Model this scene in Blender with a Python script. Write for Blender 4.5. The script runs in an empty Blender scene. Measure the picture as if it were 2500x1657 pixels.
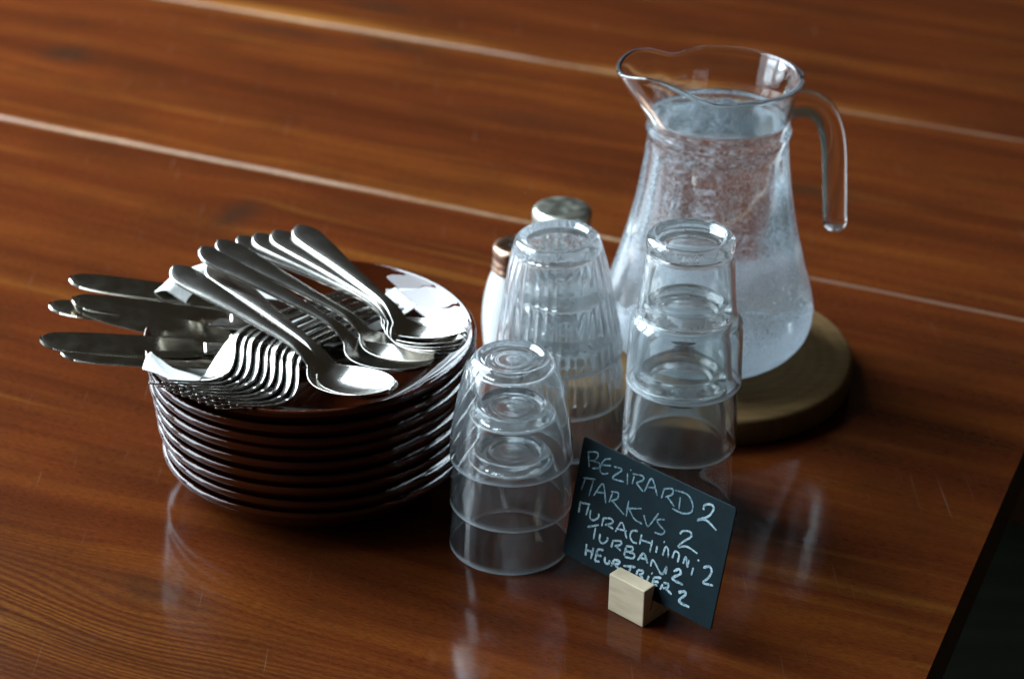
import bpy, bmesh, math, random
from mathutils import Vector, Matrix
random.seed(7)
S = bpy.context.scene
R = math.radians
PI = math.pi

# ------------------------------------------------------------------ camera
def set_camera():
    cd = bpy.data.cameras.new('camera'); co = bpy.data.objects.new('camera', cd)
    S.collection.objects.link(co); S.camera = co
    p, roll = R(28.0), R(0.8)
    f = Vector((0, math.cos(p), -math.sin(p)))
    r0 = Vector((1, 0, 0)); u0 = Vector((0, math.sin(p), math.cos(p)))
    r = r0*math.cos(roll) + u0*math.sin(roll)
    u = u0*math.cos(roll) - r0*math.sin(roll)
    m = Matrix((r, u, -f)).transposed().to_4x4()
    m.translation = Vector((0, -1.30, 0.78))
    co.matrix_world = m
    cd.sensor_width = 36; cd.sensor_fit = 'HORIZONTAL'
    cd.lens = 36*4966/2500
    cd.clip_start = 0.02; cd.clip_end = 100
    cd.dof.use_dof = True; cd.dof.focus_distance = 1.31; cd.dof.aperture_fstop = 5.2
    cd.dof.aperture_blades = 7
set_camera()

# ------------------------------------------------------------------ light: a dim room, tall windows at the left and an added fill
W = bpy.data.worlds.new('World'); S.world = W; W.use_nodes = True
bgn = W.node_tree.nodes['Background']
bgn.inputs[0].default_value = (0.60, 0.50, 0.35, 1); bgn.inputs[1].default_value = 0.062

def area_lamp(name, loc, target, sx, sy, power, col):
    l = bpy.data.lights.new(name, 'AREA'); l.shape = 'RECTANGLE'; l.size = sx; l.size_y = sy
    l.energy = power; l.color = col
    o = bpy.data.objects.new(name, l); S.collection.objects.link(o)
    o.location = loc
    o.rotation_euler = (Vector(target)-Vector(loc)).to_track_quat('-Z', 'Y').to_euler()
T0 = (0.0, 0.05, 0.05)
for az, pw, ds in ((46, 185, 2.1), (69, 180, 2.15), (93, 110, 2.5)):
    area_lamp('window_light', (-ds*math.sin(R(az)), 0.05+ds*math.cos(R(az)), 1.40), T0, 0.86, 2.60, pw, (0.74, 0.89, 1.0))
# broad weak fill lamp added at the left to brighten the glasses
area_lamp('fill_light', (-3.0, 0.10, 1.05), T0, 3.0, 2.1, 45, (0.74, 0.88, 1.0))

S.view_settings.view_transform = 'Standard'; S.view_settings.look = 'None'
S.view_settings.exposure = 0.0; S.view_settings.gamma = 1.0
S.render.engine = 'CYCLES'
cy = S.cycles
cy.max_bounces = 28; cy.transmission_bounces = 28; cy.glossy_bounces = 12; cy.diffuse_bounces = 5
cy.transparent_max_bounces = 16
cy.caustics_reflective = True; cy.caustics_refractive = True
cy.blur_glossy = 0.4; cy.sample_clamp_indirect = 6.0
cy.use_denoising = True

# ------------------------------------------------------------------ helpers
def tag(o, label=None, cat=None, group=None, kind=None):
    if label: o['label'] = label
    if cat: o['category'] = cat
    if group: o['group'] = group
    if kind: o['kind'] = kind
    return o
def link(name, data, parent=None):
    o = bpy.data.objects.new(name, data); S.collection.objects.link(o)
    if parent: o.parent = parent
    return o
def empty(name, loc=(0, 0, 0), rz=0.0):
    o = link(name, None); o.location = loc; o.rotation_euler = (0, 0, rz); o.empty_display_size = 0.02
    return o
def mesh(name, verts, faces, mat, smooth=True):
    me = bpy.data.meshes.new(name); me.from_pydata(verts, [], faces); me.update()
    bm = bmesh.new(); bm.from_mesh(me); bmesh.ops.recalc_face_normals(bm, faces=bm.faces); bm.to_mesh(me); bm.free()
    if smooth:
        for p in me.polygons: p.use_smooth = True
    if mat: me.materials.append(mat)
    return me
def copy_tree(o, parent=None):
    c = o.copy(); S.collection.objects.link(c); c.parent = parent
    for ch in o.children: copy_tree(ch, c)
    return c
def spline(pts, n):
    """Catmull-Rom through pts -> n samples"""
    P = [tuple(p) for p in pts]; P = [tuple(2*a-b for a, b in zip(P[0], P[1]))]+P+[tuple(2*a-b for a, b in zip(P[-1], P[-2]))]
    out = []; m = len(P)-3
    for i in range(n):
        t = i/(n-1)*m; k = min(int(t), m-1); t -= k
        a, b, c, d = P[k:k+4]
        out.append(tuple(0.5*((2*q1)+(-q0+q2)*t+(2*q0-5*q1+4*q2-q3)*t*t+(-q0+3*q1-3*q2+q3)*t**3) for q0, q1, q2, q3 in zip(a, b, c, d)))
    return out
def interp(tab, x):
    if x <= tab[0][0]: return tab[0][1]
    for (a, va), (b, vb) in zip(tab, tab[1:]):
        if x <= b:
            t = (x-a)/(b-a) if b > a else 0
            return va+(vb-va)*t
    return tab[-1][1]
def sm(tab, x):
    """smooth interpolation of a table"""
    n = len(tab)
    if x <= tab[0][0]: return tab[0][1]
    if x >= tab[-1][0]: return tab[-1][1]
    k = next(i for i in range(n-1) if x <= tab[i+1][0])
    def slope(i):
        if i == 0: return (tab[1][1]-tab[0][1])/(tab[1][0]-tab[0][0])
        if i == n-1: return (tab[-1][1]-tab[-2][1])/(tab[-1][0]-tab[-2][0])
        a = (tab[i][1]-tab[i-1][1])/(tab[i][0]-tab[i-1][0]); b = (tab[i+1][1]-tab[i][1])/(tab[i+1][0]-tab[i][0])
        return 0 if a*b <= 0 else 2*a*b/(a+b)
    h = tab[k+1][0]-tab[k][0]; t = (x-tab[k][0])/h
    return ((2*t**3-3*t*t+1)*tab[k][1]+(t**3-2*t*t+t)*h*slope(k)+(-2*t**3+3*t*t)*tab[k+1][1]+(t**3-t*t)*h*slope(k+1))
def lathe(prof, n=96, fr=None):
    """closed solid of revolution; prof = (r, z) from axis to axis; fr(k_index, r, z, a) -> r"""
    V = []; F = []; idx = []
    for i, (r, z) in enumerate(prof):
        if r < 1e-6:
            idx.append([len(V)]); V.append((0, 0, z))
        else:
            row = []
            for k in range(n):
                a = 2*PI*k/n
                q = fr(i, r, z, a) if fr else (r, z)
                row.append(len(V)); V.append((q[0]*math.cos(a), q[0]*math.sin(a), q[1]))
            idx.append(row)
    for A, B in zip(idx, idx[1:]):
        if len(A) == 1 and len(B) == 1: continue
        for k in range(n):
            k2 = (k+1) % n
            if len(A) == 1: F.append((A[0], B[k], B[k2]))
            elif len(B) == 1: F.append((A[k], A[k2], B[0]))
            else: F.append((A[k], A[k2], B[k2], B[k]))
    return V, F
def tube(pts, rad, n=24, flat=1.0, caps=True, side=Vector((0, 1, 0))):
    V = []; F = []; m = len(pts); P = [Vector(p) for p in pts]
    for i in range(m):
        t = (P[min(i+1, m-1)]-P[max(i-1, 0)]).normalized()
        s = (side-t*side.dot(t)).normalized(); b = t.cross(s)
        r = rad[i] if isinstance(rad, (list, tuple)) else rad
        for k in range(n):
            a = 2*PI*k/n
            V.append(tuple(P[i]+b*math.cos(a)*r+s*math.sin(a)*r*flat))
    for i in range(m-1):
        for k in range(n):
            F.append((i*n+k, i*n+(k+1) % n, (i+1)*n+(k+1) % n, (i+1)*n+k))
    if caps:
        F.append(tuple(range(n))); F.append(tuple((m-1)*n+k for k in range(n)))
    return V, F
def box(x0, x1, y0, y1, z0, z1):
    V = [(x, y, z) for z in (z0, z1) for y in (y0, y1) for x in (x0, x1)]
    F = [(0, 1, 3, 2), (4, 5, 7, 6), (0, 1, 5, 4), (2, 3, 7, 6), (0, 2, 6, 4), (1, 3, 7, 5)]
    return V, F
def bevel(me, w, seg=2):
    bm = bmesh.new(); bm.from_mesh(me)
    bmesh.ops.bevel(bm, geom=[e for e in bm.edges if e.calc_face_angle(0) > 0.5], offset=w, segments=seg, profile=0.5, affect='EDGES')
    bm.to_mesh(me); bm.free()

# ------------------------------------------------------------------ materials
class N:
    def __init__(s, name):
        s.m = bpy.data.materials.new(name); s.m.use_nodes = True; s.t = s.m.node_tree
        s.b = s.t.nodes['Principled BSDF']; s.o = s.t.nodes['Material Output']
    def n(s, typ, ins=None, **kw):
        x = s.t.nodes.new(typ)
        for k, v in kw.items(): setattr(x, k, v)
        for k, v in (ins or {}).items(): s.put(x, k, v)
        return x
    def put(s, x, k, v):
        i = x.inputs[k]
        if isinstance(v, bpy.types.NodeSocket): s.t.links.new(v, i)
        elif isinstance(v, bpy.types.Node): s.t.links.new(v.outputs[0], i)
        else: i.default_value = v
    def math(s, op, a, b=0.0, c=None, clamp=False):
        x = s.n('ShaderNodeMath', operation=op, use_clamp=clamp); s.put(x, 0, a); s.put(x, 1, b)
        if c is not None: s.put(x, 2, c)
        return x.outputs[0]
    def mix(s, f, a, b, mode='MIX'):
        x = s.n('ShaderNodeMix', data_type='RGBA', blend_type=mode)
        s.put(x, 0, f); s.put(x, 6, a); s.put(x, 7, b); return x.outputs[2]
    def ramp(s, f, stops):
        x = s.n('ShaderNodeValToRGB'); s.put(x, 0, f); e = x.color_ramp.elements
        while len(e) > 1: e.remove(e[-1])
        e[0].position, e[0].color = stops[0]
        for p, c in stops[1:]:
            q = e.new(p); q.color = c
        return x.outputs[0]
    def obj(s): return s.n('ShaderNodeTexCoord').outputs['Object']
    def noise(s, vec, scale, detail=4.0, rough=0.55, dist=0.0):
        x = s.n('ShaderNodeTexNoise'); s.put(x, 'Vector', vec); s.put(x, 'Scale', scale); s.put(x, 'Detail', detail)
        s.put(x, 'Roughness', rough); s.put(x, 'Distortion', dist); return x.outputs['Fac']
    def scale(s, vec, sc):
        x = s.n('ShaderNodeMapping'); s.put(x, 'Vector', vec); s.put(x, 'Scale', sc); return x.outputs[0]
    def bump(s, h, st, d=0.001):
        x = s.n('ShaderNodeBump', {'Strength': st, 'Distance': d, 'Height': h}); return x.outputs[0]
    def set(s, **kw):
        for k, v in kw.items(): s.put(s.b, k.replace('_', ' '), v)
        return s.m
def c4(r, g, b): return (r, g, b, 1)

SEAMS = (-0.5, 0.370, 0.765, 1.016)
KNOTS = [  # u, v, half-length, half-width, dark, bend
    (-0.782, 0.555, .028, .022, .75, .30), (-0.471, 0.735, .045, .014, .70, .25), (-0.60, 0.722, .07, .012, .55, .15),
    (-0.395, 0.268, .016, .030, .80, .25), (-0.139, -0.272, .030, .016, .50, .80), (0.062, 0.548, .05, .014, .65, .3),
    (-0.54, 0.85, .05, .02, .6, .3), (0.25, 0.93, .05, .02, .5, .3), (-0.25, 0.60, .07, .02, .25, .3)]
def wood_table():
    w = N('varnished_wood')
    P = w.obj(); sep = w.n('ShaderNodeSeparateXYZ', {'Vector': P}); u, v = sep.outputs[0], sep.outputs[1]
    info = w.n('ShaderNodeObjectInfo').outputs['Random']
    off = w.n('ShaderNodeCombineXYZ', {0: w.math('MULTIPLY', info, 7.0), 1: w.math('MULTIPLY', info, 3.0), 2: 0.0})
    Pr = w.n('ShaderNodeVectorMath', {0: P, 1: off.outputs[0]}, operation='ADD').outputs[0]
    warp = w.noise(w.scale(Pr, (1.6, 5.0, 1.0)), 1.0, 3.0)
    v1 = w.math('ADD', v, w.math('MULTIPLY', w.math('SUBTRACT', warp, 0.5), 0.05))
    dark = None
    for (ku, kv, su, sv, dk, bend) in KNOTS:
        du = w.math('DIVIDE', w.math('SUBTRACT', u, ku), su); dv = w.math('DIVIDE', w.math('SUBTRACT', v, kv), sv)
        d2 = w.math('ADD', w.math('MULTIPLY', du, du), w.math('MULTIPLY', dv, dv))
        wob = w.math('MULTIPLY', w.math('SUBTRACT', w.noise(Pr, 60.0, 3.0), 0.5), 1.8)
        g = w.math('POWER', 2.718, w.math('MULTIPLY', w.math('MAXIMUM', w.math('ADD', d2, wob), 0.0), -1.0))
        gw = w.math('POWER', 2.718, w.math('MULTIPLY', w.math('ADD', w.math('MULTIPLY', w.math('MULTIPLY', du, du), .12), w.math('MULTIPLY', w.math('MULTIPLY', dv, dv), .10)), -1.0))
        v1 = w.math('SUBTRACT', v1, w.math('MULTIPLY', w.math('MULTIPLY', w.math('SUBTRACT', v, kv), gw), bend))
        g = w.math('MULTIPLY', g, dk)
        dark = g if dark is None else w.math('MAXIMUM', dark, g)
    cv = w.n('ShaderNodeCombineXYZ', {0: u, 1: v1, 2: info}).outputs[0]
    rings = w.math('SINE', w.math('ADD', w.math('MULTIPLY', v1, 1400.0), w.math('MULTIPLY', w.noise(w.scale(cv, (1.5, 20.0, 1.0)), 1.0, 5.0, .6), 40.0)))
    rings = w.math('ADD', w.math('MULTIPLY', rings, 0.5), 0.5)
    zone = w.ramp(w.noise(w.scale(Pr, (1.6, 4.5, 1.0)), 1.7, 2.0), [(.46, c4(0, 0, 0)), (.66, c4(1, 1, 1))])
    # grain shows most in the near corner of the front plank
    du = w.math('DIVIDE', w.math('ADD', u, 0.22), .26); dv = w.math('DIVIDE', w.math('ADD', v, 0.335), .062)
    corner = w.math('POWER', 2.718, w.math('MULTIPLY', w.math('ADD', w.math('MULTIPLY', du, du), w.math('MULTIPLY', dv, dv)), -1.0))
    contrast = w.math('ADD', w.math('MULTIPLY', zone, 0.12), w.math('MULTIPLY', corner, 0.95), clamp=True)
    fine = w.noise(w.scale(cv, (5.0, 330.0, 1.0)), 1.0, 5.0, 0.65)
    band = w.noise(w.scale(cv, (1.1, 26.0, 1.0)), 1.0, 4.0, 0.6)
    base = w.ramp(band, [(.25, c4(0.0315, 0.0065, 0.0020)), (.48, c4(0.0522, 0.0108, 0.0028)), (.62, c4(0.0689, 0.0161, 0.0034)), (.82, c4(0.0958, 0.0293, 0.0051))])
    base = w.mix(w.math('MULTIPLY', w.math('SUBTRACT', fine, 0.5), 0.7, clamp=True), base, c4(0.0871, 0.0263, 0.0055))
    base = w.mix(w.math('MULTIPLY', w.math('SUBTRACT', 0.52, fine), 1.2, clamp=True), base, c4(0.0197, 0.0053, 0.0019))
    mot = w.noise(w.scale(Pr, (7.0, 16.0, 1.0)), 1.0, 4.0, .6)
    base = w.mix(w.math('MULTIPLY', w.math('SUBTRACT', .56, mot), 2.2, clamp=True), base, c4(0.0261, 0.0073, 0.0024))
    late = w.math('MULTIPLY', w.math('SUBTRACT', 1.0, rings), contrast)
    base = w.mix(w.math('MULTIPLY', w.math('MULTIPLY', rings, corner), w.math('MULTIPLY', band, .62)), base, c4(0.1104, 0.0457, 0.0088))
    base = w.mix(w.math('MULTIPLY', late, 0.52), base, c4(0.0209, 0.0071, 0.0029))
    # honey coloured streaks, strongest along worn plank edges
    edge = None
    for sv in SEAMS[1:3]:
        d = w.math('ABSOLUTE', w.math('SUBTRACT', v, sv + (0.010 if sv > .7 else 0.0)))
        e = w.math('SUBTRACT', 1.0, w.math('DIVIDE', d, 0.030 if sv > .7 else 0.009), clamp=True)
        edge = e if edge is None else w.math('MAXIMUM', edge, e)
    en = w.noise(w.scale(Pr, (3.0, 30.0, 1.0)), 1.0, 3.0)
    edge = w.math('MULTIPLY', edge, w.math('SUBTRACT', 1.0, w.math('DIVIDE', w.math('ADD', u, 0.2), 0.4), clamp=True))
    edge = w.math('MULTIPLY', edge, w.ramp(en, [(.40, c4(0, 0, 0)), (.60, c4(1, 1, 1))]))
    st = w.noise(w.scale(cv, (1.9, 42.0, 1.0)), 1.0, 2.0, 0.5)
    streak = w.ramp(st, [(.62, c4(0, 0, 0)), (.76, c4(1, 1, 1))])
    base = w.mix(w.math('MULTIPLY', w.math('MAXIMUM', edge, w.math('MULTIPLY', streak, .34)), 0.85), base, c4(0.1597, 0.0587, 0.0099))
    pore = w.noise(w.scale(Pr, (170.0, 850.0, 1.0)), 1.0, 3.0, .7)
    base = w.mix(1.0, base, w.ramp(pore, [(.30, c4(.62, .62, .64)), (.50, c4(1, 1, 1)), (.72, c4(1.32, 1.30, 1.28))]), 'MULTIPLY')
    base = w.mix(dark, base, c4(.016, .008, .0045))
    # dry scratches in the varnish
    sc = w.noise(w.scale(w.n('ShaderNodeVectorRotate', {'Vector': P, 'Angle': 1.15}, rotation_type='Z_AXIS').outputs[0], (9.0, 420.0, 1.0)), 1.0, 2.0)
    scr = w.ramp(sc, [(.70, c4(0, 0, 0)), (.76, c4(1, 1, 1))])
    base = w.mix(w.math('MULTIPLY', scr, 0.22), base, c4(.16, .11, .08))
    rough = w.math('ADD', w.math('MULTIPLY', w.noise(P, 9.0, 4.0), 0.16), 0.26)
    h = w.math('ADD', w.math('MULTIPLY', fine, 0.6), w.math('MULTIPLY', rings, w.math('MULTIPLY', contrast, 0.5)))
    w.set(Base_Color=base, Roughness=rough, Normal=w.bump(h, 0.10, 0.0006), Specular_IOR_Level=0.0, Coat_Weight=0.45,
          Coat_Roughness=w.math('ADD', w.math('MULTIPLY', w.noise(P, 23.0, 3.0), 0.06), 0.085), Coat_IOR=1.5)
    w.put(w.b, 'Coat Normal', w.bump(w.noise(w.scale(Pr, (2.0, 18.0, 1.0)), 3.0, 3.0), 0.05, 0.002))
    return w.m
M = {}
M['wood'] = wood_table()
def simple(name, col, rough=.5, metal=0.0, **kw):
    w = N(name); w.set(Base_Color=c4(*col), Roughness=rough, Metallic=metal, **kw); return w
def mk_filler():
    """crumbs and dust packed in the open joints, patchy along the length"""
    w = N('seam_dust'); P = w.obj(); u = w.n('ShaderNodeSeparateXYZ', {'Vector': P}).outputs[0]
    n = w.noise(P, 140.0, 5.0); n2 = w.noise(w.scale(P, (9, 60, 1)), 1.0, 4.0)
    keep = w.math('ADD', w.ramp(w.math('ADD', w.math('MULTIPLY', u, .5), .5), [(.44, c4(.62, .62, .62)), (.54, c4(.0, .0, .0))]), w.math('MULTIPLY', w.math('SUBTRACT', n2, .5), 2.6), clamp=True)
    pale = w.ramp(n, [(.3, c4(.105, .056, .022)), (.7, c4(.225, .135, .060))])
    w.set(Base_Color=w.mix(keep, c4(.075, .028, .008), pale), Roughness=.8, Normal=w.bump(n, .4, .002)); return w.m
M['filler'] = mk_filler()
def mk_floor():
    w = N('dark_floor'); P = w.obj(); n = w.noise(w.scale(P, (3, 40, 1)), 1.0, 4.0)
    w.set(Base_Color=w.ramp(n, [(.3, c4(.045, .072, .060)), (.7, c4(.090, .135, .112))]), Roughness=.55); return w.m
M['floor'] = mk_floor()
def mk_glass(name, col=(1, 1, 1), rough=0.0, ior=1.50, smear=0.0, haze=0.0):
    """glass; smear roughens it in blotches, haze is a film of lime and scuffs, strengthened to paint in window brightness"""
    w = N(name); P = w.obj()
    rg = rough
    if smear: rg = w.math('ADD', w.math('MULTIPLY', w.ramp(w.noise(P, 55.0, 4.0), [(.45, c4(0, 0, 0)), (.75, c4(1, 1, 1))]), smear), rough)
    w.set(Base_Color=c4(*col), Roughness=rg, Transmission_Weight=1.0, IOR=ior)
    if smear: w.put(w.b, 'Normal', w.bump(w.noise(P, 38.0, 2.0), .06, .003))
    if haze:  # whitish film, partly scuffs and partly painted-in brightness
        n = w.ramp(w.noise(w.scale(P, (1, 1, .22)), 130.0, 5.0, .65), [(.36, c4(.25, .25, .25)), (.70, c4(1, 1, 1))])
        dif = w.n('ShaderNodeBsdfDiffuse', {'Color': c4(.80, .88, .93)}); tr = w.n('ShaderNodeBsdfTranslucent', {'Color': c4(.84, .91, .96)})
        mx = w.n('ShaderNodeMixShader', {0: .55, 1: dif.outputs[0], 2: tr.outputs[0]})
        rim = w.ramp(w.n('ShaderNodeSeparateXYZ', {'Vector': P}).outputs[2], [(.0, c4(.34, .34, .34)), (.0014, c4(0, 0, 0))])   # bright rim lines painted in as a pale band
        fin = w.n('ShaderNodeMixShader', {0: w.math('ADD', w.math('MULTIPLY', n, haze), rim, clamp=True), 1: w.b.outputs[0], 2: mx.outputs[0]})
        w.put(w.o, 'Surface', fin.outputs[0])
    return w.m
M['glass'] = mk_glass('clear_glass', (.965, .985, .985), 0.0, 1.50, .004, .055)
M['old_glass'] = mk_glass('scuffed_glass', (.96, .98, .985), 0.0, 1.50, .006, .075)
M['cut_glass'] = mk_glass('fluted_glass', (.96, .98, .985), 0.0, 1.50, .004, .075)
M['clear'] = mk_glass('handle_glass', (.97, .985, .985), 0.0, 1.50)
M['amber'] = mk_glass('amber_glass', (.050, .0095, .0026), 0.0, 1.44)
def mk_jug():
    """clear glass with a coat of fine condensation below the water line"""
    w = N('misted_glass'); P = w.obj(); z = w.n('ShaderNodeSeparateXYZ', {'Vector': P}).outputs[2]
    w.set(Base_Color=c4(.965, .985, .985), Roughness=0.0, Transmission_Weight=1.0, IOR=1.5)
    drops = w.n('ShaderNodeTexVoronoi', {'Vector': P, 'Scale': 430.0}).outputs['Distance']
    big = w.noise(w.scale(P, (1, 1, .6)), 620.0, 3.0, .75); patch = w.noise(w.scale(P, (1, 1, .25)), 42.0, 4.0)
    cover = w.ramp(z, [(.0, c4(.85, .85, .85)), (.040, c4(.66, .66, .66)), (.052, c4(.40, .40, .40)), (.15, c4(.36, .36, .36)), (.195, c4(.30, .30, .30)), (.204, c4(0, 0, 0))])
    m = w.math('ADD', w.math('MULTIPLY', big, 1.0), w.math('MULTIPLY', patch, .45))
    m = w.math('ADD', m, w.math('MULTIPLY', drops, -.25))
    m = w.math('MULTIPLY', w.math('SUBTRACT', w.math('ADD', m, w.math('MULTIPLY', cover, .62)), .835), 7.0, clamp=True)
    m = w.math('MULTIPLY', m, w.math('MULTIPLY', cover, 1.25, clamp=True))
    dif = w.n('ShaderNodeBsdfDiffuse', {'Color': c4(.80, .86, .92)}); tr = w.n('ShaderNodeBsdfTranslucent', {'Color': c4(.84, .90, .96)})
    mx = w.n('ShaderNodeMixShader', {0: .62, 1: dif.outputs[0], 2: tr.outputs[0]})
    fin = w.n('ShaderNodeMixShader', {0: w.math('MULTIPLY', m, .62), 1: w.b.outputs[0], 2: mx.outputs[0]})
    w.put(w.o, 'Surface', fin.outputs[0])
    return w.m
M['amber'].node_tree.nodes['Principled BSDF'].inputs['Transmission Weight'].default_value = .42
M['jug'] = mk_jug()
M['water'] = mk_glass('water', (.97, .99, 1.0), 0.0, 1.333)
def mk_steel(name, rough, col=(.60, .60, .575)):
    w = N(name); P = w.obj(); n = w.noise(w.scale(P, (60, 900, 60)), 1.0, 3.0); s = w.noise(P, 70.0, 4.0)
    w.set(Base_Color=c4(*col), Metallic=1.0, Roughness=w.math('ADD', w.math('MULTIPLY', s, .14), rough-.07), Normal=w.bump(n, .03, .0004)); return w.m
M['steel'] = mk_steel('polished_steel', .23, (.345, .328, .30))
M['blade'] = mk_steel('blade_steel', .15, (.36, .33, .275))
def mk_copper():
    w = N('copper_lid'); P = w.obj(); n = w.noise(P, 160.0, 4.0)
    w.set(Base_Color=w.ramp(n, [(.35, c4(.20, .105, .062)), (.7, c4(.42, .27, .19))]), Metallic=1.0, Roughness=w.math('ADD', w.math('MULTIPLY', n, .25), .18)); return w.m
M['copper'] = mk_copper()
def mk_tin():
    w = N('worn_tin_lid'); P = w.obj(); n = w.noise(P, 120.0, 5.0)
    w.set(Base_Color=w.ramp(n, [(.35, c4(.34, .34, .28)), (.65, c4(.60, .60, .52))]), Metallic=1.0, Roughness=w.math('ADD', w.math('MULTIPLY', n, .25), .22), Normal=w.bump(n, .15, .001)); return w.m
M['tin'] = mk_tin()
M['salt'] = simple('salt', (.88, .88, .86), .9).m
M['hole'] = simple('lid_hole', (.01, .01, .01), .8).m
def mk_paper():
    w = N('paper_napkin'); P = w.obj(); n = w.noise(P, 260.0, 4.0); e = w.n('ShaderNodeTexVoronoi', {'Vector': P, 'Scale': 420.0}).outputs['Distance']
    w.set(Base_Color=c4(.58, .58, .55), Roughness=.95, Normal=w.bump(w.math('ADD', n, e), .35, .0006)); return w.m
M['paper'] = mk_paper()
def mk_coaster():
    w = N('coaster_wood'); P = w.obj(); s = w.n('ShaderNodeSeparateXYZ', {'Vector': P})
    x = w.math('SUBTRACT', s.outputs[0], .012); y = w.math('ADD', s.outputs[1], .006)
    r = w.math('SQRT', w.math('ADD', w.math('MULTIPLY', x, x), w.math('MULTIPLY', y, y)))
    wv = w.math('SINE', w.math('ADD', w.math('MULTIPLY', r, 620.0), w.math('MULTIPLY', w.noise(P, 16.0, 4.0), 9.0)))
    wv = w.math('ADD', w.math('MULTIPLY', wv, .5), .5)
    f = w.noise(w.scale(P, (40, 300, 40)), 1.0, 4.0)
    g = w.math('ADD', w.math('MULTIPLY', wv, .14), w.math('MULTIPLY', f, .86))
    w.set(Base_Color=w.ramp(g, [(.25, c4(.084, .049, .021)), (.55, c4(.118, .070, .029)), (.85, c4(.155, .096, .042))]), Roughness=.85, Specular_IOR_Level=.03, Normal=w.bump(g, .06, .0006)); return w.m
M['coaster'] = mk_coaster()
def mk_pine():
    w = N('pale_pine'); P = w.obj(); n = w.noise(w.scale(P, (120, 120, 900)), .25, 3.0, .5, .6); b = w.noise(w.scale(P, (30, 30, 160)), 1.0, 3.0)
    w.set(Base_Color=w.ramp(w.math('ADD', w.math('MULTIPLY', n, .5), w.math('MULTIPLY', b, .5)), [(.3, c4(.36, .275, .175)), (.55, c4(.48, .39, .265)), (.8, c4(.52, .435, .31))]), Roughness=.6, Normal=w.bump(n, .1, .0005)); return w.m
M['pine'] = mk_pine()
def mk_slate():
    w = N('chalkboard_slate'); P = w.obj(); n = w.noise(P, 45.0, 5.0, .65); f = w.noise(P, 600.0, 3.0)
    w.set(Base_Color=w.ramp(n, [(.3, c4(.0018, .0070, .0092)), (.7, c4(.0042, .0135, .0175))]), Roughness=.70, Specular_IOR_Level=.12, Normal=w.bump(f, .2, .0003)); return w.m
M['slate'] = mk_slate()
def mk_chalk(name, lo, hi):
    w = N(name); P = w.obj(); n = w.noise(P, 900.0, 4.0); k = w.noise(P, 120.0, 3.0)
    w.set(Base_Color=w.ramp(w.math('ADD', w.math('MULTIPLY', n, .6), w.math('MULTIPLY', k, .4)), [(.36, c4(*lo)), (.56, c4(*hi))]), Roughness=.95); return w.m
M['chalk'] = mk_chalk('chalk_bold', (.04, .075, .095), (.33, .44, .49))
M['chalk_faint'] = mk_chalk('chalk_faint', (.008, .022, .028), (.13, .215, .25))
M['leg'] = simple('dark_table_leg', (.09, .035, .014), .5).m

# ------------------------------------------------------------------ the table and the floor
floor = mesh('floor', [(-6, -5, -.76), (6, -5, -.76), (6, 6, -.76), (-6, 6, -.76)], [(0, 1, 2, 3)], M['floor'], False)
tag(link('floor', floor), kind='structure')
TA = R(-23.6)
table = empty('table', (0, 0, 0), TA)
tag(table, 'long varnished reddish brown plank table that everything stands on', 'table')
EDGES = [-.50, .370, .765, 1.016, 1.42]
GAPS = {.370: .0024, .765: .0028, 1.016: .0012}
for a, b in zip(EDGES, EDGES[1:]):
    v0 = a + GAPS.get(a, 0); v1 = b - GAPS.get(b, 0)
    n = 60; V = []; F = []
    ch = .0012
    # cross-section with eased edges, slightly wavering along the length at the worn joints
    for i in range(n+1):
        u = -2.1+(.350+2.1)*i/n
        wa = (random.random()-.5)*.0014 if a in (.370, .765) else 0
        wb = (random.random()-.5)*.0014 if b in (.370, .765) else 0
        for (v, z) in ((v0+wa, -.045), (v0+wa, -ch), (v0+ch*.9+wa, -.0004), (v0+ch*2+wa, 0), (v1-ch*2-wb, 0), (v1-ch*.9-wb, -.0004), (v1-wb, -ch), (v1-wb, -.045)):
            V.append((u, v, z))
    for i in range(n):
        for k in range(8):
            F.append((i*8+k, i*8+(k+1) % 8, (i+1)*8+(k+1) % 8, (i+1)*8+k))
    F.append(tuple(range(8))); F.append(tuple(n*8+k for k in range(8)))
    link('plank', mesh('plank', V, F, M['wood'], False), table)
for s in (.370, .765):
    V, F = box(-2.1, .3495, s-.0036, s+.0036, -.030, -.0011)
    link('seam_filler', mesh('seam_filler', V, F, M['filler'], False), table)
for s in (1.016,):
    V, F = box(-2.1, .3495, s-.0016, s+.0016, -.030, -.0035)
    link('seam_filler', mesh('seam_filler', V, F, M['wood'], False), table)
for lu in (.22, -1.95):
    for lv in (-.38, 1.30):
        V, F = box(lu-.04, lu+.04, lv-.04, lv+.04, -.758, -.0455)
        link('leg', mesh('leg', V, F, M['leg'], False), table)

# ------------------------------------------------------------------ stack of nine amber plates
PROF_IN = [(0, .0046), (.055, .0046), (.070, .0052), (.084, .0085), (.096, .0142), (.105, .0205), (.1112, .0262), (.1136, .0290)]
PROF_OUT = [(.1160, .0300), (.1168, .0288), (.1170, .0272), (.1163, .0254), (.1140, .0228), (.1112, .0196), (.1058, .0145), (.098, .0088), (.087, .0035), (.076, .0008), (.070, .0000), (.064, .0008), (.055, .0018), (0, .0018)]
def plate_mesh():
    up = spline(PROF_IN, 30); dn = spline(PROF_OUT, 36)
    prof = [(max(r, 0), z) for r, z in up]+[(.1147, .0303)]+[(max(r, 0), z) for r, z in dn]
    prof[0] = (0, prof[0][1]); prof[-1] = (0, prof[-1][1])
    V, F = lathe(prof, 144)
    return mesh('plate', V, F, M['amber'])
pm = plate_mesh()
ORD = ['bottom', 'second from the bottom', 'third from the bottom', 'fourth from the bottom', 'middle', 'fourth from the top', 'third from the top', 'second from the top', 'topmost']
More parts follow.
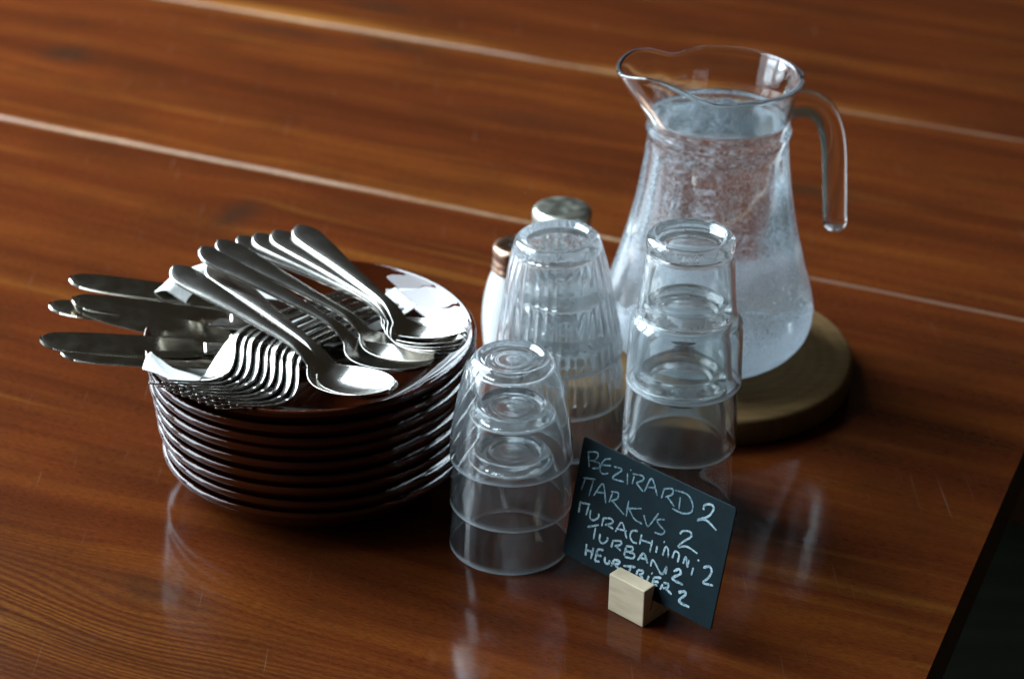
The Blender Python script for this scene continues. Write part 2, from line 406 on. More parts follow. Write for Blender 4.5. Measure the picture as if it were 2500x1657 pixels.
PZ = [0, .0100, .0207, .0302, .0407, .0512, .0600, .0702, .0806]
PC = (-.1426, -.0325)
for i in range(9):
    p = link('plate', pm); t = i/8
    sc = .955+.045*t
    p.location = (PC[0]+.0045*(1-t)+random.uniform(-.0012, .0012), PC[1]-.002*(1-t)+random.uniform(-.0012, .0012), PZ[i]+.0002)
    p.rotation_euler = (random.uniform(-.004, .004), random.uniform(-.004, .004), random.uniform(0, 6)); p.scale = (sc, sc, 1)
    if i < 4: lab = 'dark amber glass plate, %s of the stack of nine%s' % (ORD[i], ', standing on the table' if i == 0 else '')
    elif i == 8: lab = 'amber glass plate on top of the stack, holding napkins and cutlery'
    elif i == 4: lab = 'dark amber glass plate in the exact middle of the stack of nine'
    else: lab = 'dark amber glass plate, %s in the stack of nine' % ORD[i]
    tag(p, lab, 'plate', 'stacked amber glass plates')

# ------------------------------------------------------------------ paper napkins in the top plate
def napkin(name, p0, p1, p2, lift, seed, label):
    """sheet with corner p0 and edges to p1, p2 (plan), laid into the plate, edge cut in little teeth"""
    rnd = random.Random(seed); n = 56; V = []; F = []
    ph = [rnd.uniform(0, 6) for _ in range(8)]
    for j in range(n+1):
        for i in range(n+1):
            s, t = i/n, j/n
            if i in (0, n): s += (.010 if j % 2 else -.002)*(1 if i == n else -1)*.8
            if j in (0, n): t += (.010 if i % 2 else -.002)*(1 if j == n else -1)*.8
            x = p0[0]+(p1[0]-p0[0])*s+(p2[0]-p0[0])*t; y = p0[1]+(p1[1]-p0[1])*s+(p2[1]-p0[1])*t
            r = math.hypot(x-PC[0], y-PC[1])
            z = .0808+sm([(0, .0075), (.062, .0080), (.080, .0125), (.096, .0190), (.108, .0262), (.1165, .0310), (.122, .0292), (.14, .020)], r)
            z += lift+.0014*math.sin(38*x+ph[0])*math.sin(52*y+ph[1])+.0007*math.sin(150*x+70*y+ph[2])
            V.append((x, y, z))
    for j in range(n):
        for i in range(n):
            a = j*(n+1)+i; F.append((a, a+1, a+n+2, a+n+1))
    o = link(name, mesh(name, V, F, M['paper']))
    md = o.modifiers.new('thickness', 'SOLIDIFY'); md.thickness = .0006; md.offset = 1
    tag(o, label, 'napkin', 'paper napkins under the cutlery')
napkin('napkin', (-.250, -.094), (-.247, .002), (-.200, -.130), .0005, 3, 'white paper napkin hanging over the left front rim of the top plate')
napkin('napkin', (-.242, .058), (-.258, .012), (-.125, .030), .0085, 5, 'white paper napkin sticking up behind the knives at the back left rim')
napkin('napkin', (-.070, .028), (-.087, .050), (-.140, -.025), .0022, 9, 'pale paper napkin corner lying inside the right back of the plate')

# ------------------------------------------------------------------ cutlery
def strip(xs, hw, zc, th, depth=None, yc=None, n=24, cap=(True, True), ex=.5, sh=.0012):
    """solid strip along x: half-width hw(x), mid height zc(x), thickness th(x), dish depth(x), centre yc(x)"""
    V = []; F = []
    sg = lambda c, e: math.copysign(abs(c)**e, c)
    for x in xs:
        w, z, t = max(hw(x), 1e-5), zc(x), th(x); d = depth(x) if depth else 0; y0 = yc(x) if yc else 0
        # flat face with a rounded shoulder of width b along both edges
        bw = min(sh, w*.45)
        L_ = [(w-bw+bw*math.sin(q), t*.5*math.cos(q)) for q in (0, .28, .56, .84, 1.12, 1.40)]
        L_ += [(w-bw+bw*math.sin(q), -t*.5*math.cos(q)) for q in (1.40, .9, 0)]
        half = [((w-bw)*.5, t*.5)] + L_ + [((w-bw)*.5, -t*.5)]
        ring = [(0, t*.5)] + half + [(0, -t*.5)] + [(-p, q) for p, q in reversed(half)]
        for y, dz in ring:
            c_ = y/w if w > 1e-9 else 0
            V.append((x, y0+y, z-d*(1-c_*c_)+dz))
    n = 24
    for i in range(len(xs)-1):
        for k in range(n):
            F.append((i*n+k, (i+1)*n+k, (i+1)*n+(k+1) % n, i*n+(k+1) % n))
    if cap[0]: F.append(tuple(range(n)))
    if cap[1]: F.append(tuple((len(xs)-1)*n+k for k in range(n)))
    return V, F
def lin(a, b, n): return [a+(b-a)*i/(n-1) for i in range(n)]
def ends(a, b, n, ra=0, rb=0):
    """stations packed at the ends so that rounded outlines stay round"""
    return [a+(b-a)*(.5-.5*math.cos(PI*i/(n-1))) for i in range(n)]

SP_W = [(.058, .0150), (.064, .0090), (.070, .0052), (.078, .0037), (.09, .0033), (.11, .0042), (.14, .0066), (.17, .0090), (.186, .0098)]
def spoon_hw(x):
    if x < .0595:
        # egg shaped bowl
        t = x/.0695
        return .0208*math.sqrt(max(0, 1-((t-.47)/.47)**2)) if t < .47 else .0208*math.sqrt(max(0, 1-((t-.47)/.535)**2))
    if x > .186: return .0116*math.sqrt(max(0, 1-((x-.186)/.0142)**2))
    b = .0208*math.sqrt(max(0, 1-((x/.0695-.47)/.535)**2)) if x < .069 else 0
    return max(b, sm([(.0585, .0096), (.064, .0074), (.071, .0057), (.080, .0047), (.09, .0043), (.11, .0052), (.14, .0075), (.17, .0106), (.186, .0116)], x))
SP_Z = [(0, .0090), (.015, .0060), (.035, .0026), (.055, .0002), (.060, .0002), (.066, .0026), (.074, .0085), (.082, .0122), (.092, .0145), (.12, .0195), (.16, .0268), (.188, .0318), (.2, .0350)]
spoon_th = lambda x: sm([(0, .0011), (.05, .0014), (.068, .0026), (.08, .0034), (.10, .0032), (.15, .0028), (.2, .0026)], x)
spoon_d = lambda x: .0092*max(0, 1-((x-.033)/.036)**2)**.8 if x < .069 else 0
handle_crown = lambda x: sm([(.07, 0), (.10, -.0006), (.15, -.0012), (.2, -.0008)], x) if x > .07 else 0
XB = [0.00002+.066*(1-math.cos(PI/2*i/30))**1.0 for i in range(31)]
def spoon_parts():
    XB = ends(.00005, .066, 44)
    XH = lin(.066, .186, 60)+[.186+.01418*math.sin(PI/2*i/14) for i in range(1, 15)]
    z = lambda x: sm(SP_Z, x)
    dd = lambda x: spoon_d(x)+handle_crown(x)
    Vb, Fb = strip(XB, spoon_hw, z, spoon_th, dd, cap=(True, False))
    Vh, Fh = strip(XH, spoon_hw, z, spoon_th, dd, cap=(False, True))
    return mesh('bowl', Vb, Fb, M['steel']), mesh('handle', Vh, Fh, M['steel'])
sb, sh = spoon_parts()
def pose(o, x, y, z, yaw, pitch, roll):
    m = Matrix.Rotation(R(yaw), 4, 'Z') @ Matrix.Rotation(-R(pitch), 4, 'Y') @ Matrix.Rotation(R(roll), 4, 'X')
    m.translation = Vector((x, y, z)); o.matrix_world = m
spoon0 = empty('spoon'); link('bowl', sb, spoon0); link('handle', sh, spoon0)
SPOONS = [
    ((-0.0797, -0.137, 0.1152, 142.5155, -0.069, 0.0), 'topmost front spoon, bright bowl nearest the viewer, handle up to the left'),
    ((-0.0795, -0.1395, 0.1141, 133.3172, -2.2898, 3.0), 'spoon under the nearest one, mostly covered, its handle to the right'),
    ((-0.0549, -0.0975, 0.1128, 147.7825, 1.5028, 3.0), 'spoon lying between the front and back pairs, its bowl half hidden'),
    ((-0.0453, -0.0846, 0.1124, 147.6138, 1.3409, 4.0), 'spoon under the middle one, thin rim reaching toward the right'),
    ((-0.0366, -0.0944, 0.1235, 127.672, -3.8379, 2.0), 'topmost back spoon, handle end highest, bowl gleaming white at the right rim'),
    ((-0.0343, -0.0842, 0.1211, 134.9948, -3.5906, 3.0), 'second spoon from the top of the nested back spoons'),
    ((-0.0327, -0.0719, 0.1186, 141.6123, -2.9978, 4.0), 'third spoon from the top of the nested back spoons'),
    ((-0.0315, -0.0567, 0.1162, 148.4248, -2.4352, 5.0), 'lowest of the four nested back spoons')
]
for i, (q, lab) in enumerate(SPOONS):
    o = spoon0 if i == 0 else copy_tree(spoon0)
    pose(o, *q); tag(o, lab, 'spoon', 'steel spoons lying in the top plate')

FK_Z = [(0, .0125), (.012, .0078), (.026, .0032), (.040, .0004), (.047, .0006), (.055, .0042), (.063, .0105), (.071, .0168), (.079, .0208), (.089, .0226), (.11, .0230), (.15, .0226), (.18, .0216), (.195, .0210)]
def fork_parts():
    z = lambda x: sm(FK_Z, x)
    th = lambda x: sm([(0, .0011), (.03, .0019), (.06, .0022), (.08, .0032), (.10, .0029), (.15, .0021), (.195, .0016)], x)
    def hw(x):
        if x > .182: return .00996*math.sqrt(max(0, 1-((x-.182)/.0132)**2))
        return sm([(.043, .0124), (.048, .0127), (.054, .0123), (.061, .0104), (.069, .0068), (.077, .0043), (.088, .0034), (.105, .0040), (.135, .0064), (.165, .0087), (.182, .0094)], x)*1.06
    dish = lambda x: sm([(.043, .0016), (.056, .0014), (.07, .0002), (.10, -.0006), (.15, -.0015), (.195, -.001)], x)
    X = lin(.043, .182, 76)+[.182+.01318*math.sin(PI/2*i/14) for i in range(1, 15)]
    V, F = strip(X, hw, z, th, dish)
    body = mesh('handle', V, F, M['steel'])
    tines = []
    for k in range(4):
        c = (-1.5+k)*.0070
        tw = lambda x: sm([(0, .0004), (.0015, .0010), (.006, .0014), (.03, .0018), (.044, .0021)], x)
        yc = lambda x, c=c: c*sm([(0, .96), (.03, 1.0), (.044, .985)], x)
        zo = -.0016*(1-(c/.0124)**2)
        V, F = strip([.00005, .0006, .0015, .003]+lin(.006, .0445, 26), tw, lambda x: z(x)+zo, th, yc=yc, sh=.0009)
        tines.append(mesh('tine', V, F, M['steel']))
    return body, tines
fb, ft = fork_parts()
fork0 = empty('fork'); link('handle', fb, fork0)
for t in ft: link('tine', t, fork0)
FORKS = [
    (-0.2315, -0.1228, 0.1056, 53.7, -5.5, -24.6),
    (-0.2253, -0.1264, 0.1054, 53.8, -5.5, -24.6),
    (-0.2191, -0.13, 0.1051, 55.0, -5.0, -22.4),
    (-0.213, -0.1336, 0.1049, 54.4, -5.2, -25.3),
    (-0.2069, -0.1372, 0.1046, 54.6, -5.5, -25.7),
    (-0.2008, -0.1407, 0.1044, 55.8, -4.9, -22.2),
    (-0.1948, -0.1443, 0.1041, 55.9, -5.4, -25.1),
    (-0.1887, -0.1478, 0.1039, 55.9, -5.0, -21.9),
    (-0.1827, -0.1513, 0.1036, 56.5, -5.5, -23.4)
]
FL = ['leftmost fork of the overlapping row, its broad bright neck fully in view', 'second fork from the left in the overlapping row of nine', 'third fork from the left in the overlapping row of nine',
      'fourth fork from the left in the overlapping row of nine', 'middle fork of the overlapping row of nine', 'fourth fork from the right in the overlapping row of nine',
      'third fork from the right in the overlapping row of nine', 'second fork from the right in the overlapping row of nine', 'rightmost fork of the overlapping row, its tines nearest the front rim']
for i, q in enumerate(FORKS):
    o = fork0 if i == 0 else copy_tree(fork0)
    pose(o, *q); tag(o, FL[i], 'fork', 'steel forks overlapping in the top plate')

def knife_parts():
    # outline of the blade, spine on +y, cutting edge on -y with fine teeth
    top = spline([(0, .0020), (.003, .0052), (.010, .0078), (.03, .0092), (.07, .0094), (.105, .0086), (.112, .0070)], 40)
    bot = spline([(0, -.0016), (.004, -.0060), (.012, -.0092), (.03, -.0110), (.07, -.0110), (.100, -.0094), (.112, -.0062)], 40)
    V = []; F = []
    n = 121
    for i in range(n):
        x = .112*i/(n-1)
        yt = interp([(p[0], p[1]) for p in top], x); yb = interp([(p[0], p[1]) for p in bot], x)
        tooth = (.0009 if i % 2 else 0) if .008 < x < .088 else 0
        ys = [yb+tooth, yb+.0022, yb+.006, yt-.0012, yt]
        ts = [.00012, .00045, .0007, .0009, .0005]
        for y, t in zip(ys, ts): V.append((x, y*1.15, t))
        for y, t in reversed(list(zip(ys, ts))): V.append((x, y*1.15, -t))
    for i in range(n-1):
        for k in range(10):
            F.append((i*10+k, i*10+(k+1) % 10, (i+1)*10+(k+1) % 10, (i+1)*10+k))
    F.append(tuple(range(10))); F.append(tuple((n-1)*10+k for k in range(10)))
    blade = mesh('blade', V, F, M['blade'], False)
    hw = lambda x: sm([(.1118, .0058), (.118, .0056), (.15, .0072), (.195, .0092)], x) if x < .2 else .0093*math.sqrt(max(0, 1-((x-.2)/.0122)**2))
    V, F = strip(lin(.1118, .2, 40)+[.2+.01218*math.sin(PI/2*i/12) for i in range(1, 13)], hw, lambda x: 0, lambda x: sm([(.1118, .0030), (.125, .0048), (.2, .0042), (.212, .0030)], x), ex=.6)
    return blade, mesh('handle', V, F, M['steel'])
kb, kh = knife_parts()
knife0 = empty('knife'); link('blade', kb, knife0); link('handle', kh, knife0)
KNIVES = [
    (-0.3197, 0.0129, 0.126, 2.9, -9.2, 8),
(-0.3282, -0.0194, 0.121, 4.5, -8.4, 6),
(-0.3117, -0.0186, 0.125, 7.5, -10.8, 10),
(-0.3096, -0.0207, 0.124, -4.1, -12.4, 16),
(-0.3226, -0.0752, 0.123, 12.4, -9.1, 12),
(-0.3072, -0.0835, 0.118, 13.8, -9.8, 6),
]
KL = ['serrated table knife at the back, its olive grey blade crossing the left rim', 'table knife whose pale tip sticks out from between two darker blades',
      'knife lying second from the back, blade mostly covered by the brown one in front', 'brown reflecting knife blade tilted to the viewer with a dark edge below',
      'near table knife whose tip reaches farthest to the left', 'lowest knife lying under the near blade, just above the white napkin']
for i, q in enumerate(KNIVES):
    o = knife0 if i == 0 else copy_tree(knife0)
    pose(o, *q); tag(o, KL[i], 'knife', 'table knives sticking out to the left')

# ------------------------------------------------------------------ drinking glasses, turned upside down and stacked
def tumbler(name, outer, wall, base_in, punt, mat, flutes=0, fl_amp=0.0, fl_z=None, n=128, rings=()):
    """outer: (z, r) from the rim (z=0) up to the base edge; inner cavity ends at base_in; punt: (r, dz) under the foot"""
    top = outer[-1][0]
    zs = lin(0, top, 54)
    out = [(sm(outer, z), z) for z in zs]
    r0 = out[0][0]
    inn = []
    for z in lin(0, base_in, 44):
        inn.append((sm(outer, z)-sm(wall, z), z))
    # round the inner bottom
    rb = inn[-1][0]
    bottom = [(rb*math.cos(a)+0, base_in-.0+ .0035*math.sin(a)) for a in lin(0.15, PI/2, 8)]
    bottom[-1] = (0, bottom[-1][1])
    foot = [(r, top+dz) for r, dz in punt]
    prof = list(reversed(bottom))+list(reversed(inn))+[((r0+inn[0][0])/2+.0002, -.0009)]+out+foot
    def fr(i, r, z, a):
        if not flutes or r < 1e-4: return r, z
        k = i-len(bottom)-len(inn)-1
        if 0 <= k < len(out):
            w = sm(fl_z, z)
            return r-fl_amp*w*(1-abs(math.cos(flutes*a/2))**.7), z
        return r, z
    V, F = lathe(prof, n, fr)
    return mesh(name, V, F, mat)
# smooth tumblers (front)
gA = tumbler('tumbler', [(0, .0415), (.008, .0413), (.016, .0406), (.028, .0391), (.040, .0368), (.050, .0350), (.059, .0325), (.065, .0303), (.069, .0284), (.0722, .0263), (.0740, .0246), (.0748, .0230)],
             [(0, .0014), (.01, .0018), (.05, .0024), (.066, .003)], .0662, [(.0218, .0001), (.0203, -.0010), (.0190, -.0024), (.0165, -.0028), (.0150, -.0022), (.0135, -.0029), (.0110, -.0031), (.0095, -.0026), (.0075, -.0031), (.003, -.0034), (0, -.0034)], M['old_glass'])
# fluted tumblers (behind)
gB = tumbler('tumbler', [(0, .0466), (.005, .0467), (.010, .0460), (.018, .0449), (.030, .0425), (.050, .0393), (.068, .0362), (.080, .0333), (.087, .0312), (.0905, .0297), (.0915, .0280)],
             [(0, .0016), (.012, .0020), (.02, .0030), (.06, .0042), (.08, .005)], .0795, [(.0265, .0002), (.0245, -.0006), (.0225, -.0022), (.0205, -.0030), (.0175, -.0022), (.0150, -.0030), (.0120, -.0034), (.0100, -.0028), (.0060, -.0034), (0, -.0036)], M['cut_glass'],
             36, .00075, [(0, 0), (.014, 0), (.024, 1), (.080, 1), (.0895, 0)], 432)
# stepped stacking tumblers (right)
gC = tumbler('tumbler', [(0, .0398), (.010, .0396), (.030, .0392), (.042, .0388), (.0465, .0378), (.0505, .0348), (.054, .0338), (.075, .0318), (.094, .0300), (.0975, .0292), (.0995, .0296), (.103, .0300), (.1065, .0292), (.1085, .0272)],
             [(0, .0015), (.01, .0022), (.04, .0028), (.05, .0030), (.09, .0036)], .0965, [(.0255, .0004), (.0238, -.0004), (.0222, -.0030), (.0205, -.0050), (.0160, -.0056), (.0080, -.0060), (0, -.0062)], M['glass'])
def stack(me, spots, labels, group):
    for (x, y, z, tx, ty, rz), lab in zip(spots, labels):
        o = link('tumbler', me); o.location = (x, y, z+.0012); o.rotation_euler = (tx, ty, rz); tag(o, lab, 'glass', group)
stack(gA, [(.0005, -.1290, 0, 0, 0, 0), (.0008, -.1290, .0338, .004, -.003, 1), (.0006, -.1288, .0692, -.003, .002, 2)],
      ['plain rounded tumbler upside down at the bottom of the front stack', 'middle plain rounded tumbler of the upside down front stack', 'topmost plain rounded tumbler of the front stack, next to the plates'], 'front stack of plain tumblers')
stack(gB, [(.0400, .0192, 0, 0, 0, .1), (.0375, .0192, .0353, .0, -.012, .22), (.0350, .0192, .0705, .004, -.04, .05)],
      ['fluted tumbler upside down at the bottom of the back left stack', 'middle fluted tumbler of the upside down stack before the shakers', 'topmost fluted tumbler, hiding part of the salt shaker behind it'], 'back stack of fluted tumblers')
stack(gC, [(.1170, -.0740, 0, 0, 0, 0), (.1178, -.0738, .0500, 0, .006, 1), (.1186, -.0736, .0985, 0, .010, 2)],
      ['stepped tumbler upside down behind the chalkboard card, bottom of its stack', 'middle stepped tumbler of the upside down stack by the jug', 'topmost stepped tumbler with thick base ring, standing before the jug'], 'right stack of stepped tumblers')

# ------------------------------------------------------------------ coaster, jug and water
JX, JY, CT = .1520, .1166, .0219
def coaster():
    rnd = random.Random(2); ph = [rnd.uniform(0, 6) for _ in range(6)]
    prof = [(0, CT)]+[(r, CT) for r in (.03, .06, .09, .108, .1150)]+[(.1172, CT-.0008), (.1185, CT-.003), (.1190, .012), (.1186, .004), (.1170, .0008), (.114, 0), (.06, 0), (0, 0)]
    def fr(i, r, z, a):
        return (r*(1+.006*math.sin(2*a+ph[0])+.003*math.sin(5*a+ph[1])), z+.0003*math.sin(3*a+ph[2]))
    V, F = lathe(prof, 120, fr)
    o = link('coaster', mesh('coaster', V, F, M['coaster'])); o.location = (JX-.0015, JY, .0006)
    for p in o.data.polygons: p.use_smooth = True
    o.modifiers.new('edge', 'EDGE_SPLIT').split_angle = R(40)
    tag(o, 'round olive brown wooden coaster under the water jug', 'coaster')
coaster()
J_OUT = [(0, .0545), (.0018, .0595), (.006, .0668), (.013, .0740), (.022, .0795), (.031, .0818), (.040, .0822), (.055, .0788), (.079, .0716), (.111, .0632), (.140, .0574), (.165, .0540), (.178, .0530), (.1825, .0536), (.1850, .0548), (.1876, .0536), (.192, .0527), (.199, .0531), (.209, .0550), (.219, .0580), (.2262, .0606)]
J_WALL = [(0, .006), (.012, .0045), (.03, .0034), (.18, .0030), (.21, .0034), (.2262, .0038)]
SPA = R(192)
jug = empty('jug', (JX, JY, CT+.0012))
tag(jug, 'glass water jug with pouring lip and open hooked handle, misted over', 'jug')
def jug_shape(r, z, a):
    d = (a-SPA+PI) % (2*PI)-PI; dg = abs(math.degrees(d))
    w = max(0, min(1, (z-.186)/.040)); w = w*w*(3-2*w)
    add = .0190*math.exp(-(dg/31)**2)-.0022*math.exp(-((dg-67)/15)**2)
    zz = .0128*math.exp(-(dg/50)**4)-.0060*math.exp(-(dg/20)**2)-.0026*math.exp(-((dg-70)/13)**2)
    # faint broad panels blown into the body
    pn = .00045*math.cos(14*a) if .05 < z < .175 else 0
    return r+add*w+pn, z+zz*w*w
def jug_body():
    zo = lin(0, .2262, 90)
    out = [(sm(J_OUT, z), z) for z in zo]
    inn = [(sm(J_OUT, z)-sm(J_WALL, z), z) for z in lin(.0075, .2262, 84)]
    lip = [(out[-1][0]-.0001, .2272), (out[-1][0]-.0018, .2281), (inn[-1][0]+.0002, .2273)]
    prof = [(0, .0022), (.03, .0018), (.048, .0005), (.052, 0)]+out[0:]+lip+list(reversed(inn))+[(inn[0][0]*.93, .0062), (inn[0][0]*.7, .0060), (0, .0064)]
    V, F = lathe(prof, 180, lambda i, r, z, a: jug_shape(r, z, a))
    return mesh('body', V, F, M['jug'])
link('body', jug_body(), jug)
hp = spline([(.0535, .2010), (.0610, .2015), (.0735, .1985), (.0838, .1885), (.0908, .1690), (.0946, .1385), (.0967, .1160), (.0982, .1010)], 46)
hp = [(x, 0, z) for x, z in hp]
hp += [(hp[-1][0]+.0001*i, 0, hp[-1][2]-.0013*i) for i in range(1, 6)]
hr = [interp([(0, .0120), (.10, .0112), (.25, .0104), (.5, .0098), (.85, .0094), (.90, .0094), (.94, .0080), (.97, .0062), (1, .0020)], i/(len(hp)-1)) for i in range(len(hp))]
V, F = tube(hp, hr, 28, .88)
ho = link('handle', mesh('handle', V, F, M['clear']), jug); ho.rotation_euler = (0, 0, R(10))
WL = .1972
def water():
    r0 = lambda z: sm(J_OUT, z)-sm(J_WALL, z)+.0004
    side = [(r0(z), z) for z in lin(.0075, WL, 70)]
    prof = [(0, .0068), (side[0][0]*.7, .0064), (side[0][0]*.93, .0066)]+side+[(side[-1][0]-.0012, WL-.0003), (side[-1][0]-.003, WL-.0007), (.02, WL-.0008), (0, WL-.0008)]
    V, F = lathe(prof, 120, lambda i, r, z, a: (r+(.00045*math.cos(14*a) if .05 < z < .175 and r > .03 else 0), z))
    o = link('water', mesh('water', V, F, M['water'])); o.location = jug.location
    tag(o, 'cold clear water filling the glass jug up to its neck', 'water')
water()

# ------------------------------------------------------------------ salt and pepper shakers
def shaker(x, y, kind, lab, lr, h=.0985):
    root = empty('shaker', (x, y, 0)); tag(root, lab, 'shaker', 'shakers behind the glasses')
    bt = h-.021
    prof = [(0, .003), (.022, .002), (.0245, .0006), (.0262, .003), (.0272, .010), (.0284, .026), (.0284, .038), (.0270, .052), (.0240, .066), (.0205, bt-.002), (.0190, bt), (.0180, h-.004)]
    V, F = lathe([(0, .0006)]+spline(prof[1:], 60)+[(0, h-.004)], 96, lambda i, r, z, a: (r*(1+.007*abs(math.cos(9*a)) if .006 < z < bt-.006 else r), z) if False else (r*(1+(.010*abs(math.cos(9*a)) if .006 < z < bt-.006 else 0)), z))
    link('body', mesh('body', V, F, M['glass']), root)
    sp = [(max(r-.0024, .001), z) for r, z in spline(prof[1:], 60) if .003 < z < h-.010]
    V, F = lathe([(0, .0032)]+sp+[(0, sp[-1][1])], 72)
    link('salt', mesh('salt', V, F, M['salt']), root)
    k = lr/.0205
    if kind == 'copper':
        lp = [(.0178, bt+.001), (.0206, bt-.0015), (.0216, bt), (.0216, bt+.0022), (.0203, bt+.0038), (.0208, bt+.0055), (.0208, bt+.0075), (.0198, bt+.0090), (.0200, bt+.0105), (.0206, bt+.0125), (.0207, bt+.0165), (.0200, bt+.0190), (.0180, bt+.0203), (.0135, bt+.0206), (.012, bt+.0200), (0, bt+.0200)]
    else:
        lp = [(.0178, bt+.001), (.0205*k, bt-.001), (.0207*k, bt), (.0207*k, bt+.0120), (.0210*k, bt+.0128), (.0210*k, bt+.0150), (.0204*k, bt+.0180), (.0192*k, bt+.0198), (.0170*k, bt+.0205), (.010, bt+.0207), (0, bt+.0207)]
    V, F = lathe([(0, bt+.0015)]+lp, 96)
    lid = link('lid', mesh('lid', V, F, M['copper' if kind == 'copper' else 'tin']), root)
    if kind == 'copper':
        hv, hf = lathe([(0, 0), (.0011, 0), (.0011, .0004), (0, .0004)], 14)
        hm = mesh('hole', hv, hf, M['hole'])
        for i in range(7):
            o = link('hole', hm, lid); a = i*PI/3; r = 0 if i == 6 else .0065
            o.location = (r*math.cos(a), r*math.sin(a), bt+.0199)
shaker(.0045, .1420, 'copper', 'white filled shaker with ridged copper lid, left behind the fluted glasses', .0205)
shaker(.0392, .2030, 'tin', 'shaker with worn silver lid standing behind the fluted glasses', .0238, .1030)

# ------------------------------------------------------------------ chalkboard card in its wooden block
CY = -42.3
card = empty('chalkboard_card', (.0817, -.2089, .0165))
bx = Vector((.73914, -.67354, -.0032)).normalized(); by = Vector((.14587, .15586, .97695)); by = (by-bx*by.dot(bx)).normalized(); bz = bx.cross(by)
cm = Matrix((bx, by, bz)).transposed().to_4x4(); cm.translation = Vector((.0817, -.2089, .0165)); card.matrix_world = cm
tag(card, 'small dark chalkboard card with five handwritten chalk lines, leaning in a block', 'chalkboard')
def rounded(w, h, r, z0, z1):
    P = []
    for (x, y, a0) in ((w/2-r, h-r, 0), (-w/2+r, h-r, 90), (-w/2+r, r, 180), (w/2-r, r, 270)):
        for k in range(7):
            a = R(a0+15*k); P.append((x+r*math.cos(a), y+r*math.sin(a)))
    n = len(P); V = [(x, y, z0) for x, y in P]+[(x, y, z1) for x, y in P]
    return V, [tuple(range(n)), tuple(range(n, 2*n))]+[(i, (i+1) % n, n+(i+1) % n, n+i) for i in range(n)]
V, F = rounded(.1251, .0850, .0022, -.0013, 0)
pmsh = mesh('panel', V, F, M['slate'], False); bevel(pmsh, .0003, 1); link('panel', pmsh, card)
TXT = [[(-563,755),(-535,664)],[(-572,756),(-502,784),(-481,768),(-500,726),(-538,711)],[(-510,718),(-458,719),(-457,690),(-510,664)],[(-375,786),(-421,763),(-445,715),(-441,672),(-411,665),(-375,685)],[(-434,719),(-365,742)],[(-342,746),(-274,749),(-336,667),(-241,678)],[(-227,744),(-210,669)],[(-210,775),(-202,773)],[(-171,748),(-175,689)],[(-185,757),(-109,773),(-98,749),(-146,710)],[(-146,710),(-81,674)],[(-71,679),(-34,784),(33,692)],[(-62,715),(11,736)],[(76,767),(67,688)],[(68,754),(134,781),(142,747),(95,709)],[(111,715),(175,675)],[(206,754),(214,673)],[(156,781),(251,792),(305,748),(308,693),(250,659),(163,656)],[(393,743),(396,777),(439,799),(464,782),(441,721),(364,660),(428,687),(516,654)],[(-548,576),(-564,486)],[(-566,574),(-467,604)],[(-481,588),(-495,470)],[(-458,490),(-401,597),(-351,481)],[(-437,523),(-372,545)],[(-313,569),(-326,496)],[(-326,574),(-271,587),(-268,549),(-312,512)],[(-301,516),(-191,464)],[(-176,572),(-173,458)],[(-66,561),(-185,511)],[(-164,520),(-107,471),(-37,462)],[(-41,528),(-6,475),(16,475),(69,583)],[(124,563),(69,536),(98,509),(141,489),(121,457),(67,448)],[(256,519),(277,547),(328,564),(345,538),(293,478),(266,432),(330,460),(415,449)],[(-553,412),(-552,328)],[(-556,400),(-472,421)],[(-481,407),(-488,335)],[(-459,387),(-453,335),(-422,328),(-388,362),(-389,391)],[(-345,376),(-348,315)],[(-350,373),(-285,396),(-269,373),(-324,335)],[(-308,342),(-254,336)],[(-234,324),(-195,405),(-135,318)],[(-217,351),(-146,367)],[(-63,402),(-104,385),(-112,343),(-83,316),(-50,321)],[(-27,393),(-27,321)],[(63,393),(61,305)],[(-24,356),(58,367)],[(108,369),(108,321)],[(149,418),(158,417)],[(163,325),(171,387),(194,382),(207,330)],[(238,339),(248,391),(282,387),(284,330)],[(326,339),(336,391),(360,335)],[(365,385),(362,326)],[(407,346),(403,291)],[(427,412),(439,405)],[(480,378),(517,404),(543,387),(534,335),(503,283),(576,296)],[(-460,263),(-372,315)],[(-394,286),(-393,202)],[(-348,261),(-343,214),(-312,207),(-284,239),(-284,264)],[(-237,260),(-242,208)],[(-242,257),(-178,280),(-173,258),(-218,228)],[(-201,231),(-163,218)],[(-127,258),(-130,198)],[(-129,267),(-75,280),(-79,249),(-120,231)],[(-99,236),(-54,241),(-58,209),(-123,191)],[(-19,212),(17,276),(64,224)],[(-7,236),(57,250)],[(88,215),(99,264),(181,202),(210,269)],[(212,260),(212,212)],[(268,260),(305,291),(322,265),(269,208),(358,204)],[(-440,147),(-433,66)],[(-380,144),(-385,62)],[(-436,104),(-374,116)],[(-346,148),(-350,62)],[(-346,148),(-297,165)],[(-348,108),(-303,117)],[(-350,62),(-311,74)],[(-276,124),(-267,88),(-239,91),(-233,118)],[(-202,132),(-213,82)],[(-203,136),(-158,146),(-160,126),(-201,103)],[(-184,105),(-146,92)],[(-120,128),(-24,161)],[(-60,145),(-68,102)],[(-3,145),(-7,114)],[(-4,150),(39,159),(33,134),(13,123)],[(18,126),(50,110)],[(92,149),(80,104)],[(105,176),(113,173)],[(131,151),(126,100)],[(130,156),(187,176)],[(131,127),(173,141)],[(126,100),(168,114)],[(207,141),(195,97)],[(210,152),(247,159),(247,135),(213,115)],[(233,124),(288,104)],[(335,140),(379,165),(389,145),(353,85),(437,80)]]
LN = [(0, 19, .00075, 'chalk_faint'), (19, 33, .00075, 'chalk_faint'), (33, 55, .00085, 'chalk_mid'), (55, 69, .00090, 'chalk_mid'), (69, 95, .00105, 'chalk')]
M['chalk_mid'] = mk_chalk('chalk_mid', (.022, .05, .065), (.28, .39, .43))
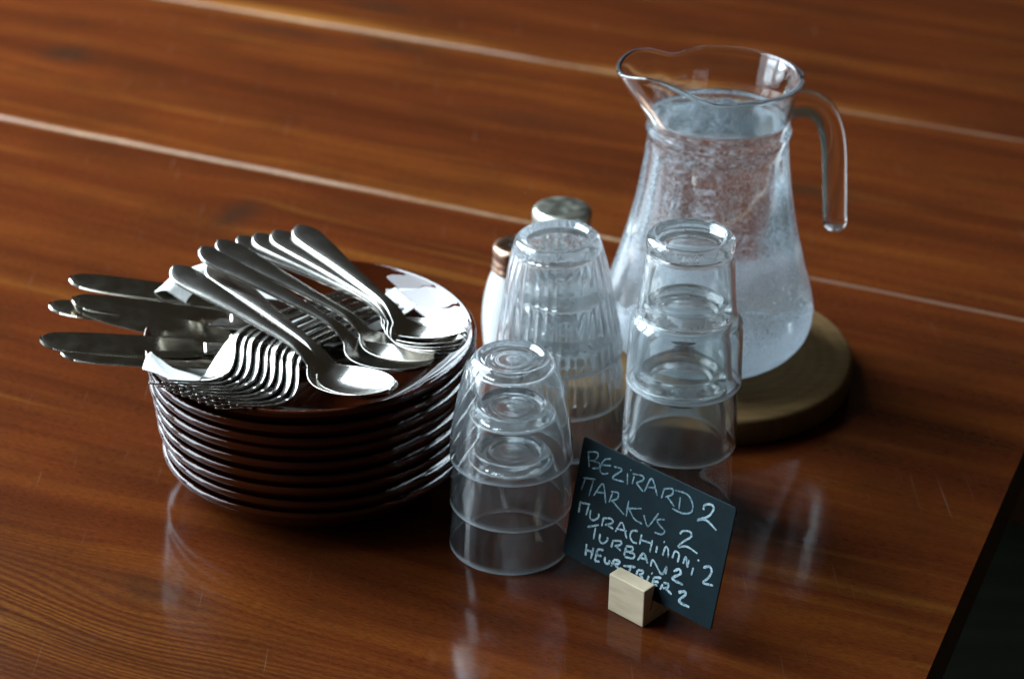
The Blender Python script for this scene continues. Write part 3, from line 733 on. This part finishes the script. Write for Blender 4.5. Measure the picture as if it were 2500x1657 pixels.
BOLD = {18, 68, 94, 54, 32}
V = []; F = []; MI = []
keys = ['chalk_faint', 'chalk_mid', 'chalk']
rr = random.Random(11)
for (a, b, wd, key) in LN:
    for si in range(a, b):
        st = [(x*1e-4, y*1e-4) for x, y in TXT[si]]
        if len(st) > 2: st = spline(st, 6*len(st))
        else:
            (xa, ya), (xb, yb) = st; st = [(xa+(xb-xa)*t, ya+(yb-ya)*t) for t in lin(0, 1, 7)]
        w0 = wd*.86*(1.15 if si in BOLD else 1); base = len(V); m = len(st)
        mi = min(2, keys.index(key)+(1 if si in BOLD else 0))
        for i, (x, y) in enumerate(st):
            p, q = st[max(i-1, 0)], st[min(i+1, m-1)]
            dx, dy = q[0]-p[0], q[1]-p[1]; L = math.hypot(dx, dy) or 1
            w = w0*rr.uniform(.72, 1.12)*(0.7 if i in (0, m-1) else 1)
            V.append((x-dy/L*w, y+dx/L*w, .00025)); V.append((x+dy/L*w, y-dx/L*w, .00025))
        for i in range(m-1):
            F.append((base+2*i, base+2*i+1, base+2*i+3, base+2*i+2)); MI.append(mi)
lm = bpy.data.meshes.new('chalk_lettering'); lm.from_pydata(V, [], F); lm.update()
for k in keys: lm.materials.append(M[k])
for p, mi in zip(lm.polygons, MI): p.material_index = mi
link('chalk_lettering', lm, card)

blk = empty('card_holder', (.0761, -.2167, 0), R(CY-.0))
tag(blk, 'pale wooden block with a slanted slot holding the chalkboard card', 'card holder')
def holder():
    # side profile in (depth y, z), slot leaning back, extruded along x
    w = .0148; H = .0281; D = .0268; sl = math.tan(R(12.3)); y0 = .0060
    prof = [(0, 0), (D, 0), (D, H*.60), (D-.0005, H*.62), (y0+sl*(H-.0090)+.0029, H*.995), (y0+.0029-sl*.0, .0090), (y0+.0006, .0090), (y0+sl*(H-.0090)+.0006, H), (0, H)]
    prof = [(0, 0), (D, 0), (D, H*.45), (y0+.0029+sl*(H*.80-.0090), H*.80), (y0+.0029, .0090), (y0+.0009, .0090), (y0+.0009+sl*(H-.0090), H), (0, H)]
    n = len(prof)
    V = [(-w, y, z) for y, z in prof]+[(w, y, z) for y, z in prof]
    F = [tuple(range(n)), tuple(range(n, 2*n))]+[(i, (i+1) % n, n+(i+1) % n, n+i) for i in range(n)]
    me = mesh('block', V, F, M['pine'], False); bevel(me, .0007, 2)
    link('block', me, blk)
holder()
